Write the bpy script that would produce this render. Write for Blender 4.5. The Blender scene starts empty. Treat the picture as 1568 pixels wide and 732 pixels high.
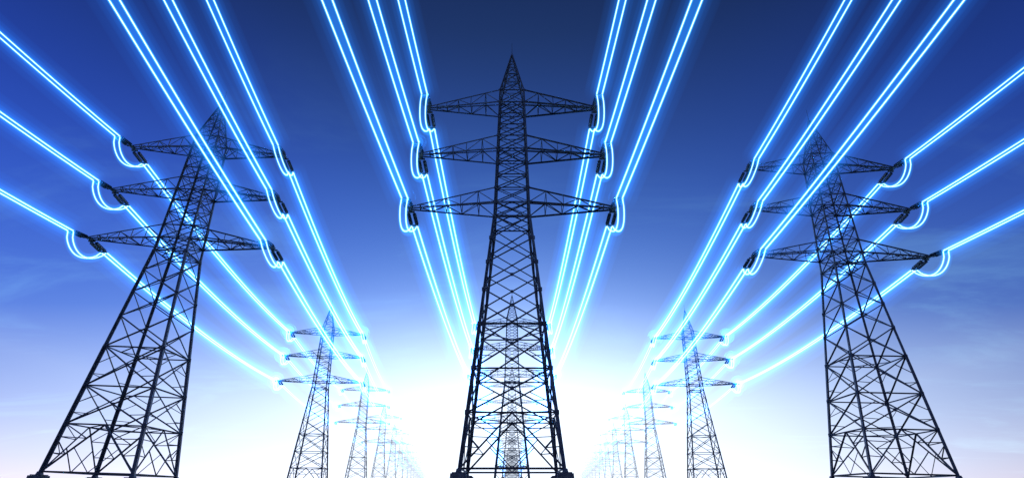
import bpy, math, random
from mathutils import Vector, Matrix
random.seed(4)
rad = math.radians
PITCH = 24.5
CAMZ = 0.30
BASE = 1.42 + CAMZ
SP = 74.0
scene = bpy.context.scene

# ------------------------------------------------------------------ materials
def new_mat(name):
    m = bpy.data.materials.new(name); m.use_nodes = True
    nt = m.node_tree; nt.nodes.clear()
    out = nt.nodes.new('ShaderNodeOutputMaterial')
    return m, nt, out

def surf_mat(name, c1, c2, rough, metal, scale, bump=0.0):
    m, nt, out = new_mat(name)
    b = nt.nodes.new('ShaderNodeBsdfPrincipled')
    tc = nt.nodes.new('ShaderNodeTexCoord')
    n = nt.nodes.new('ShaderNodeTexNoise'); n.inputs['Scale'].default_value = scale
    n.inputs['Detail'].default_value = 6
    r = nt.nodes.new('ShaderNodeValToRGB')
    r.color_ramp.elements[0].position = .35; r.color_ramp.elements[0].color = (*c1, 1)
    r.color_ramp.elements[1].position = .68; r.color_ramp.elements[1].color = (*c2, 1)
    nt.links.new(tc.outputs['Object'], n.inputs['Vector'])
    nt.links.new(n.outputs['Fac'], r.inputs['Fac'])
    nt.links.new(r.outputs['Color'], b.inputs['Base Color'])
    b.inputs['Roughness'].default_value = rough
    b.inputs['Metallic'].default_value = metal
    if bump:
        bp = nt.nodes.new('ShaderNodeBump'); bp.inputs['Strength'].default_value = bump
        nt.links.new(n.outputs['Fac'], bp.inputs['Height'])
        nt.links.new(bp.outputs['Normal'], b.inputs['Normal'])
    nt.links.new(b.outputs['BSDF'], out.inputs['Surface'])
    return m

M_STEEL = surf_mat('weathered_steel', (.07, .075, .085), (.14, .148, .16), .62, .3, 1.5)
M_CONC = surf_mat('footing_concrete', (.10, .10, .10), (.2, .19, .18), .9, 0, 3, .3)
M_INS = surf_mat('insulator_porcelain', (.02, .035, .05), (.04, .06, .08), .25, 0, 4)
M_GROUND = surf_mat('dry_grass_ground', (.03, .045, .018), (.09, .085, .045), .95, 0, .6, .5)

def emit_mat(name, col, s):
    m, nt, out = new_mat(name)
    e = nt.nodes.new('ShaderNodeEmission'); e.inputs['Color'].default_value = (*col, 1)
    e.inputs['Strength'].default_value = s
    nt.links.new(e.outputs[0], out.inputs['Surface'])
    try: m.cycles.emission_sampling = 'NONE'
    except Exception: pass
    return m

def vol_mat(name, col, s, sigma=None):
    m, nt, out = new_mat(name)
    e = nt.nodes.new('ShaderNodeEmission'); e.inputs['Color'].default_value = (*col, 1)
    e.inputs['Strength'].default_value = s
    last = e.outputs[0]
    if sigma:
        a = nt.nodes.new('ShaderNodeVolumeAbsorption')
        a.inputs['Color'].default_value = (0, 0, 0, 1); a.inputs['Density'].default_value = sigma
        ad = nt.nodes.new('ShaderNodeAddShader')
        nt.links.new(e.outputs[0], ad.inputs[0]); nt.links.new(a.outputs[0], ad.inputs[1])
        last = ad.outputs[0]
    nt.links.new(last, out.inputs['Volume'])
    return m

M_CORE = emit_mat('live_conductor', (.66, .95, 1.0), 1.8)
M_G1 = vol_mat('bloom_inner', (.07, .52, 1.0), 3.8)  # nested emissive volumes imitate the bloom around the glowing wires
M_G2 = vol_mat('bloom_middle', (.015, .28, 1.0), .24)
M_G3 = vol_mat('bloom_outer', (.015, .24, 1.0), .11)
M_G4 = vol_mat('bloom_faint', (.015, .22, 1.0), .055)
M_G5 = vol_mat('bloom_wide', (.015, .22, 1.0), .022)

# ------------------------------------------------------------------ mesh helpers
class MB:
    def __init__(s): s.v = []; s.f = []; s.m = []
    def add(s, vs, fs, mi=0):
        o = len(s.v); s.v += [tuple(p) for p in vs]
        for f in fs: s.f.append(tuple(i + o for i in f)); s.m.append(mi)
    def angle(s, a, b, w, t=None, mi=0, ref=None):
        a = Vector(a); b = Vector(b); d = b - a
        if d.length < 1e-4: return
        d.normalize(); t = t or w * .28
        r = Vector(ref) if ref else Vector((0, 0, 1))
        if abs(d.dot(r.normalized())) > .95: r = Vector((1, 0.3, 0))
        x = d.cross(r).normalized(); y = d.cross(x).normalized()
        o = w / 2.6
        pr = [(-o, -o), (w - o, -o), (w - o, t - o), (t - o, t - o), (t - o, w - o), (-o, w - o)]
        vs = [p + x * u + y * q for p in (a, b) for u, q in pr]
        fs = [(i, (i + 1) % 6, 6 + (i + 1) % 6, 6 + i) for i in range(6)]
        fs += [(5, 4, 3, 2, 1, 0), (6, 7, 8, 9, 10, 11)]
        s.add(vs, fs, mi)
    def box(s, c, sx, sy, sz, mi=0, top=1.0):
        c = Vector(c)
        vs = []
        for z, k in ((-sz, 1), (sz, top)):
            for x, y in ((-1, -1), (1, -1), (1, 1), (-1, 1)):
                vs.append(c + Vector((x * sx * k, y * sy * k, z)))
        s.add(vs, [(3, 2, 1, 0), (4, 5, 6, 7), (0, 1, 5, 4), (1, 2, 6, 5), (2, 3, 7, 6), (3, 0, 4, 7)], mi)
    def lathe(s, a, b, prof, n=10, mi=0):
        a = Vector(a); b = Vector(b); d = b - a; L = d.length; d.normalize()
        r = Vector((0, 0, 1)) if abs(d.z) < .9 else Vector((1, 0, 0))
        x = d.cross(r).normalized(); y = d.cross(x).normalized()
        vs = []
        for t, q in prof:
            for k in range(n):
                an = 2 * math.pi * k / n
                vs.append(a + d * (t * L) + (x * math.cos(an) + y * math.sin(an)) * q)
        fs = []
        for i in range(len(prof) - 1):
            for k in range(n):
                fs.append((i * n + k, i * n + (k + 1) % n, (i + 1) * n + (k + 1) % n, (i + 1) * n + k))
        fs.append(tuple(range(n))[::-1]); fs.append(tuple((len(prof) - 1) * n + k for k in range(n)))
        s.add(vs, fs, mi)
    def tube(s, pts, rs, n=8, mi=0):
        pts = [Vector(p) for p in pts]; vs = []; fs = []
        m = len(pts)
        for i, p in enumerate(pts):
            d = (pts[min(i + 1, m - 1)] - pts[max(i - 1, 0)]).normalized()
            side = s.side if getattr(s, 'side', None) else Vector((1, 0, 0))
            y = d.cross(side).normalized(); x = y.cross(d).normalized()
            for k in range(n):
                an = 2 * math.pi * k / n
                vs.append(p + (x * math.cos(an) + y * math.sin(an)) * rs[i])
        for i in range(m - 1):
            for k in range(n):
                fs.append((i * n + k, (i + 1) * n + k, (i + 1) * n + (k + 1) % n, i * n + (k + 1) % n)[::-1])
        fs.append(tuple(range(n))[::-1]); fs.append(tuple((m - 1) * n + k for k in range(n)))
        vol = 0
        for f in fs[:n * (m - 1)]:
            for i in range(1, len(f) - 1):
                vol += (vs[f[0]] - pts[0]).dot((vs[f[i]] - pts[0]).cross(vs[f[i + 1]] - pts[0]))
        if vol < 0: fs = [f[::-1] for f in fs]
        s.add(vs, fs, mi)
    def mesh(s, name, mats, smooth=False):
        me = bpy.data.meshes.new(name); me.from_pydata(s.v, [], s.f)
        for m in mats: me.materials.append(m)
        me.polygons.foreach_set('material_index', s.m)
        if smooth: me.polygons.foreach_set('use_smooth', [True] * len(s.f))
        me.update()
        return me

def link(name, data, parent=None, mw=None):
    o = bpy.data.objects.new(name, data); scene.collection.objects.link(o)
    if parent: o.parent = parent
    if mw is not None: o.matrix_world = mw
    return o

# ------------------------------------------------------------------ tower
ARMS = [(21.25, 8.85), (26.7, 8.3), (31.9, 7.9)]
ARM_H = 1.4
def hw(h):
    pts = [(0, 3.5), (19.9, 1.5), (33.3, 1.12), (38.4, .06)]
    for (a, b), (c, d) in zip(pts, pts[1:]):
        if h <= c: return b + (d - b) * (h - a) / (c - a)
    return .06
INS_L = 2.6
def tower_mesh(name, arm_scale=1.0):
    B = MB()
    C = [(-1, -1), (1, -1), (1, 1), (-1, 1)]
    P = lambda i, h: Vector((C[i % 4][0] * hw(h), C[i % 4][1] * hw(h), h))
    low = [.3, 3.9, 7.0, 10.4, 13.2, 15.6, 17.8, 19.9]
    up = [19.9, 21.25, 22.65, 24.0, 25.35, 26.7, 28.1, 29.35, 30.6, 31.9, 33.3]
    sp = [33.3, 34.5, 35.6, 36.6, 37.5, 38.4]
    for i in range(4):
        B.angle(P(i, 0), P(i, 10.4), .26, .07, ref=(C[i][0], 0, 0))
        B.angle(P(i, 10.4), P(i, 19.9), .22, .06, ref=(C[i][0], 0, 0))
        B.angle(P(i, 19.9), P(i, 33.3), .17, .05, ref=(C[i][0], 0, 0))
        B.angle(P(i, 33.3), P(i, 38.4), .12, .035, ref=(C[i][0], 0, 0))
        f = P(i, 0)
        B.box((f.x, f.y, .02), .42, .42, .035)
        B.box((f.x, f.y, .16), .2, .2, .12, top=.7)
        B.box((f.x, f.y, -BASE / 2 - .02), .62, .62, BASE / 2 , 1, top=.82)
    lerp = lambda a, b, t: a + (b - a) * t
    for i in range(4):
        j = i + 1
        B.angle(P(i, .3), P(j, .3), .13)
        m = lerp(P(i, 3.9), P(j, 3.9), .5)
        mb = lerp(P(i, .3), P(j, .3), .5)
        for s, e in ((i, j), (j, i)):
            foot = P(s, .3)
            B.angle(foot, m, .12)
            for t in (.36, .7):
                dq = lerp(foot, m, t); lg = P(s, lerp(.3, 3.9, t + .02))
                B.angle(dq, lg, .07)
                B.angle(dq, P(s, lerp(.3, 3.9, min(1, t + .3))), .07)
            B.angle(lerp(foot, m, .5), mb, .065)
        for k in range(1, len(low) - 1):
            a, b = low[k], low[k + 1]
            w = .11 if k < 4 else .09
            p0, p1, q0, q1 = P(i, a), P(j, a), P(i, b), P(j, b)
            B.angle(p0, q1, w); B.angle(p1, q0, w)
            if k < 4: B.angle(p0, p1, w)
            wa, wb = (p1 - p0).length, (q1 - q0).length
            t = wa / (wa + wb); x = lerp(p0, q1, t)
            d = (p1 - p0).normalized()
            g = .13 if k < 5 else .09
            B.box(x, g if abs(d.x) > .5 else .03, g if abs(d.y) > .5 else .03, g)
            if k < 3:
                for s0, e1, s in ((p0, q1, i), (p1, q0, j)):
                    dq = lerp(s0, e1, t * .5)
                    B.angle(dq, P(s, a + (b - a) * t * .55), .06)
                for s0, e1, s in ((q0, p1, i), (q1, p0, j)):
                    dq = lerp(s0, e1, (1 - t) * .5)
                    B.angle(dq, P(s, a + (b - a) * t), .06)
        B.angle(P(i, 19.9), P(j, 19.9), .11)
        for k in range(len(up) - 1):
            a, b = up[k], up[k + 1]
            B.angle(P(i, a), P(j, b), .075); B.angle(P(j, a), P(i, b), .075)
            B.angle(P(i, b), P(j, b), .08)
        for k in range(len(sp) - 1):
            a, b = sp[k], sp[k + 1]
            B.angle(P(i, a), P(j, b), .06)
            if k < 3: B.angle(P(j, a), P(i, b), .06)
            if b < 38: B.angle(P(i, b), P(j, b), .06)
        for h in low[1:] + [21.25, 22.65, 26.7, 28.1, 31.9, 33.3]:
            p = P(i, h); g = .16 if h < 19 else .12
            B.box(p, g, .03, g); B.box(p, .03, g, g)
    for h in (3.9, 10.4, 19.9, 21.25, 26.7, 31.9):
        ms = [lerp(P(i, h), P(i + 1, h), .5) for i in range(4)]
        for i in range(4): B.angle(ms[i], ms[(i + 1) % 4], .075)
        if h > 19: B.angle(P(0, h), P(2, h), .07)
    B.lathe((0, 0, 38.2), (0, 0, 40.0), [(0, .07), (.3, .05), (.32, .03), (1, .015)], 6)
    B.box((0, 0, 38.42), .12, .12, .05)
    for h, L in ARMS:
        L = L * arm_scale
        for sx in (-1, 1):
            w = hw(h); wt = hw(h + ARM_H)
            tip = Vector((sx * L, 0, h + .06)); tipt = Vector((sx * L, 0, h + .22))
            bn = [Vector((sx * w, sy * w, h)) for sy in (-1, 1)]
            tn = [Vector((sx * wt, sy * wt, h + ARM_H)) for sy in (-1, 1)]
            for q in range(2):
                off = Vector((0, (-1, 1)[q] * .12, 0))
                B.angle(bn[q], tip + off, .13); B.angle(tn[q], tipt + off, .11)
                st = [0, .2, .4, .58, .74, .88]
                for k in range(len(st)):
                    b0 = lerp(bn[q], tip + off, st[k]); t0 = lerp(tn[q], tipt + off, st[k])
                    if k: B.angle(b0, t0, .06)
                    if k < len(st) - 1:
                        B.angle(t0 if k % 2 else b0, lerp(bn[q], tip + off, st[k + 1]) if k % 2 else lerp(tn[q], tipt + off, st[k + 1]), .065)
            for k in range(1, len(st)):
                a0 = lerp(bn[0], tip, st[k]); a1 = lerp(bn[1], tip, st[k])
                B.angle(a0, a1, .06)
                B.angle(lerp(bn[k % 2], tip, st[k - 1]), (a1, a0)[k % 2], .06)
                if k % 2: B.angle(lerp(tn[0], tipt, st[k]), lerp(tn[1], tipt, st[k]), .055)
            B.box((sx * L, 0, h + .1), .16, .3, .1)
            for sy in (-1, 1):
                for dx in (-.25, .25):
                    a = Vector((sx * L + dx, sy * .45, h)); e = Vector((sx * L + dx, sy * INS_L, h - .3))
                    B.lathe(a, e, [(0, .035), (1, .035)], 6)
                    s0 = lerp(a, e, .16); s1 = lerp(a, e, .9)
                    prof = []
                    nd = 11
                    for k in range(nd):
                        t = k / nd
                        prof += [(t, .06), (t + .012, .17), (t + .05, .15), (t + .07, .06)]
                    B.lathe(s0, s1, prof, 10, 2)
                B.box((sx * L, sy * .45, h), .32, .06, .07)
                B.box((sx * L, sy * (INS_L - .05), h - .3), .34, .07, .06)
                B.angle((sx * L, 0, h + .05), (sx * L, sy * .45, h), .1)
    return B.mesh(name, [M_STEEL, M_CONC, M_INS])

ME = tower_mesh('lattice_tower_mesh')
PS = 1.5
ME_W = tower_mesh('lattice_tower_wide_mesh', PS)

def tower_mw(base, yaw, lean=0.0):
    R = Matrix.Rotation(math.atan2(lean, 38.4), 4, 'Y')
    return Matrix.Translation((base[0], base[1], BASE)) @ R @ Matrix.Rotation(yaw, 4, 'Z')

rows = [
    dict(base=(-33.2, 50.9), slope=-.122, lean=1.1, prev=(-25.2, -23.8), ps=PS, n=15, y0=.5),
    dict(base=(0.0, 43.6), slope=0.0, lean=0, prev=(0, -30.4), ps=1.0, n=15, y0=1),
    dict(base=(33.6, 54.3), slope=.088, lean=1.05, prev=(30.1, -20.0), ps=PS, n=15, y0=.5),
]
for r in rows:
    yaw = -math.atan(r['slope'])
    r['mws'] = [tower_mw(r['prev'], yaw)]
    o = link('transmission_tower', ME_W if r['ps'] > 1 else ME, mw=r['mws'][0])
    for k in range(r['n']):
        mid = r['base'][0] + (r['lean'] * .6 if k else 0)
        b = (mid + r['slope'] * SP * k, r['base'][1] + SP * k)
        mw = tower_mw(b, yaw * (r['y0'] if k == 0 else 1), r['lean'] if k == 0 else 0)
        r['mws'].append(mw)
        link('transmission_tower', ME, mw=mw)

# ------------------------------------------------------------------ conductors
SAG = [.9, 1.35, 1.3]
def kr(y):   # widens core and bloom tubes with distance, imitating a steady glow width
    return max(.7, min(3.2, .55 + max(y, 0) / 95.0))
for r in rows:
    for ai, (h, L) in enumerate(ARMS):
        for sx in (-1, 1):
            core, g1, g2, g3, g4, g5, jc, jg, jh = [MB() for _ in range(9)]
            side = Vector((1, -r['slope'], 0)).normalized()
            for b in (core, g1, g2, g3, g4, g5, jc, jg, jh): b.side = side
            for k in range(len(r['mws']) - 1):
                if k > 9: break
                m0, m1 = r['mws'][k], r['mws'][k + 1]
                s0 = r['ps'] if k == 0 else 1
                p0 = m0 @ Vector((sx * L * s0, INS_L, h - .3)); p1 = m1 @ Vector((sx * L, -INS_L, h - .3))
                N = 28 if k < 2 else 12
                sg_ = SAG[ai] if k == 0 else 1.0
                def pt(t, off):
                    p = p0.lerp(p1, t); p.z -= 4 * sg_ * t * (1 - t)
                    return p + side * off
                ts = [i / N for i in range(N + 1)]
                rs = [kr(pt(t, 0).y) for t in ts]
                for off in (-.25, .25):
                    core.tube([pt(t, off) for t in ts], [.036 * q for q in rs], 8)
                    if k < 2: g1.tube([pt(t, off) for t in ts], [min(.11 * q, .24) for q in rs], 10)
                g2.tube([pt(t, 0) for t in ts], [.42 * q for q in rs], 16)  # bloom modelled as glowing tubes around each wire pair
                if k < 3:
                    g3.tube([pt(t, 0) for t in ts], [.66 * q for q in rs], 16)
                    g4.tube([pt(t, 0) for t in ts], [.95 * q for q in rs], 16)
                if k < 2:
                    g5.tube([pt(t, 0) for t in ts], [1.45 * q for q in rs], 18)
                if k < 4:
                    a = m1 @ Vector((sx * L, -INS_L, h - .3)); b = m1 @ Vector((sx * L, INS_L, h - .3))
                    q = kr(a.y)
                    def loop(off):
                        pts = []
                        for i in range(17):
                            t = i / 16
                            p = a.lerp(b, t); s_ = math.sin(math.pi * t) ** .62
                            p.z -= 1.45 * s_; p += side * (off + sx * .35 * s_)
                            pts.append(p)
                        return pts
                    for off in (-.25, .25):
                        jc.tube(loop(off), [.032 * q] * 17, 8); jg.tube(loop(off), [.11 * q if k < 2 else .1] * 17, 10)
                    if k < 2: jh.tube(loop(0), [.46 * q] * 17, 14)
            e = bpy.data.objects.new('power_line', None); scene.collection.objects.link(e)
            for nm, b, mt in (('conductor', core, M_CORE), ('bloom_inner', g1, M_G1), ('bloom_middle', g2, M_G2),
                              ('bloom_outer', g3, M_G3), ('bloom_faint', g4, M_G4), ('bloom_wide', g5, M_G5),
                              ('jumper', jc, M_CORE), ('jumper_bloom', jg, M_G1), ('jumper_bloom_outer', jh, M_G2)):
                link(nm, b.mesh(nm, [mt], True), e)

# ------------------------------------------------------------------ ground
G = MB(); G.add([(-4000, -4000, 0), (4000, -4000, 0), (4000, 4000, 0), (-4000, 4000, 0)], [(0, 1, 2, 3)])
link('ground', G.mesh('ground', [M_GROUND]))
# ------------------------------------------------------------------ haze
H = MB(); H.box((0, 450, 23), 170, 310, 22.9)
sg = .0024
link('haze', H.mesh('haze', [vol_mat('haze_air', (.76, .86, 1.0), sg * 1.05, sg)]))

# ------------------------------------------------------------------ world
w = bpy.data.worlds.new('World'); scene.world = w; w.use_nodes = True
nt = w.node_tree; nt.nodes.clear(); N = nt.nodes.new; Lk = nt.links.new
out = N('ShaderNodeOutputWorld'); bg = N('ShaderNodeBackground')
tc = N('ShaderNodeTexCoord')
nrm = N('ShaderNodeVectorMath'); nrm.operation = 'NORMALIZE'; Lk(tc.outputs['Generated'], nrm.inputs[0])
sep = N('ShaderNodeSeparateXYZ'); Lk(nrm.outputs[0], sep.inputs[0])
def math_(op, a, b=None, c=None, clamp=False):
    n = N('ShaderNodeMath'); n.operation = op; n.use_clamp = clamp
    for i, v in enumerate((a, b, c)):
        if v is None: continue
        if isinstance(v, (int, float)): n.inputs[i].default_value = v
        else: Lk(v, n.inputs[i])
    return n.outputs[0]
def s2l(c): return tuple(((x / 255) / 12.92 if x / 255 <= .04045 else (((x / 255) + .055) / 1.055) ** 2.4) for x in c)
ramp = N('ShaderNodeValToRGB'); cr = ramp.color_ramp; cr.interpolation = 'B_SPLINE'
stops = [(0, (236, 206, 218)), (.05, (194, 194, 226)), (.12, (124, 144, 210)), (.2, (76, 110, 200)), (.3, (50, 86, 190)),
         (.42, (35, 67, 174)), (.55, (23, 47, 138)), (.70, (18, 34, 84)), (1, (8, 16, 40))]
cr.elements[0].position = 0; cr.elements[0].color = (*s2l(stops[0][1]), 1)
cr.elements[1].position = 1; cr.elements[1].color = (*s2l(stops[-1][1]), 1)
for p, c in stops[1:-1]:
    e = cr.elements.new(p); e.color = (*s2l(c), 1)
Lk(math_('MAXIMUM', sep.outputs['Z'], 0.0), ramp.inputs['Fac'])
lr = math_('MULTIPLY_ADD', sep.outputs['X'], -.30, .98)
base = N('ShaderNodeVectorMath'); base.operation = 'SCALE'
Lk(ramp.outputs['Color'], base.inputs[0]); Lk(lr, base.inputs['Scale'])
dx = math_('DIVIDE', sep.outputs['X'], .38); dz = math_('DIVIDE', sep.outputs['Z'], .20)
r2 = math_('ADD', math_('MULTIPLY', dx, dx), math_('MULTIPLY', dz, dz))
front = math_('GREATER_THAN', sep.outputs['Y'], 0)
g_in = math_('MULTIPLY', math_('EXPONENT', math_('MULTIPLY', r2, -1)), front)
dx2 = math_('DIVIDE', sep.outputs['X'], .52); dz2 = math_('DIVIDE', sep.outputs['Z'], .42)
r22 = math_('ADD', math_('MULTIPLY', dx2, dx2), math_('MULTIPLY', dz2, dz2))
g_out = math_('MULTIPLY', math_('EXPONENT', math_('MULTIPLY', r22, -1)), front)
def addcol(prev, fac, col):
    s = N('ShaderNodeVectorMath'); s.operation = 'SCALE'; s.inputs[0].default_value = col; Lk(fac, s.inputs['Scale'])
    a = N('ShaderNodeVectorMath'); a.operation = 'ADD'; Lk(prev, a.inputs[0]); Lk(s.outputs[0], a.inputs[1])
    return a.outputs[0]
col = addcol(base.outputs[0], g_in, (1.9, 2.1, 2.3))
col = addcol(col, g_out, (.11, .30, .52))
zz = math_('ADD', sep.outputs['Z'], .12)
cx = math_('DIVIDE', sep.outputs['X'], zz); cy = math_('DIVIDE', sep.outputs['Y'], zz)
cmb = N('ShaderNodeCombineXYZ'); Lk(math_('MULTIPLY', cx, .8), cmb.inputs[0]); Lk(math_('MULTIPLY', cy, 1.7), cmb.inputs[1])
no = N('ShaderNodeTexNoise'); no.inputs['Scale'].default_value = 1.1; no.inputs['Detail'].default_value = 9
no.inputs['Roughness'].default_value = .62; no.inputs['Distortion'].default_value = .7
Lk(cmb.outputs[0], no.inputs['Vector'])
mr = N('ShaderNodeMapRange'); mr.interpolation_type = 'SMOOTHSTEP'
mr.inputs['From Min'].default_value = .48; mr.inputs['From Max'].default_value = .74
Lk(no.outputs['Fac'], mr.inputs['Value'])
band = math_('MULTIPLY', mr.outputs[0], math_('SUBTRACT', 1.0, math_('MULTIPLY', sep.outputs['Z'], 1.5), clamp=True), clamp=True)
col = addcol(col, band, (.07, .16, .15))
sky = N('ShaderNodeTexSky'); sky.sky_type = 'NISHITA'; sky.sun_disc = False
sky.sun_elevation = rad(3); sky.sun_rotation = 0; sky.ozone_density = 4; sky.dust_density = .5
sk = N('ShaderNodeVectorMath'); sk.operation = 'SCALE'; sk.inputs['Scale'].default_value = .006
Lk(sky.outputs[0], sk.inputs[0])
ad = N('ShaderNodeVectorMath'); ad.operation = 'ADD'; Lk(col, ad.inputs[0]); Lk(sk.outputs[0], ad.inputs[1])
Lk(ad.outputs[0], bg.inputs['Color']); bg.inputs['Strength'].default_value = 1
Lk(bg.outputs[0], out.inputs['Surface'])

# sun
sd = bpy.data.lights.new('sun', 'SUN'); sd.energy = 2.0; sd.angle = rad(.5); sd.color = (1, .93, .84)
so = link('sun', sd); so.rotation_euler = (rad(-87), 0, 0)   # shines from +Y, 3 deg above the horizon

# camera
cd = bpy.data.cameras.new('camera'); cd.sensor_width = 36; cd.lens = 36 * 865 / 1568
cd.clip_end = 20000; cd.clip_start = .05
co = link('camera', cd); co.location = (0, 0, CAMZ); co.rotation_euler = (rad(90 + PITCH), 0, 0)
scene.camera = co
scene.view_settings.view_transform = 'Standard'; scene.view_settings.look = 'None'; scene.view_settings.exposure = 0
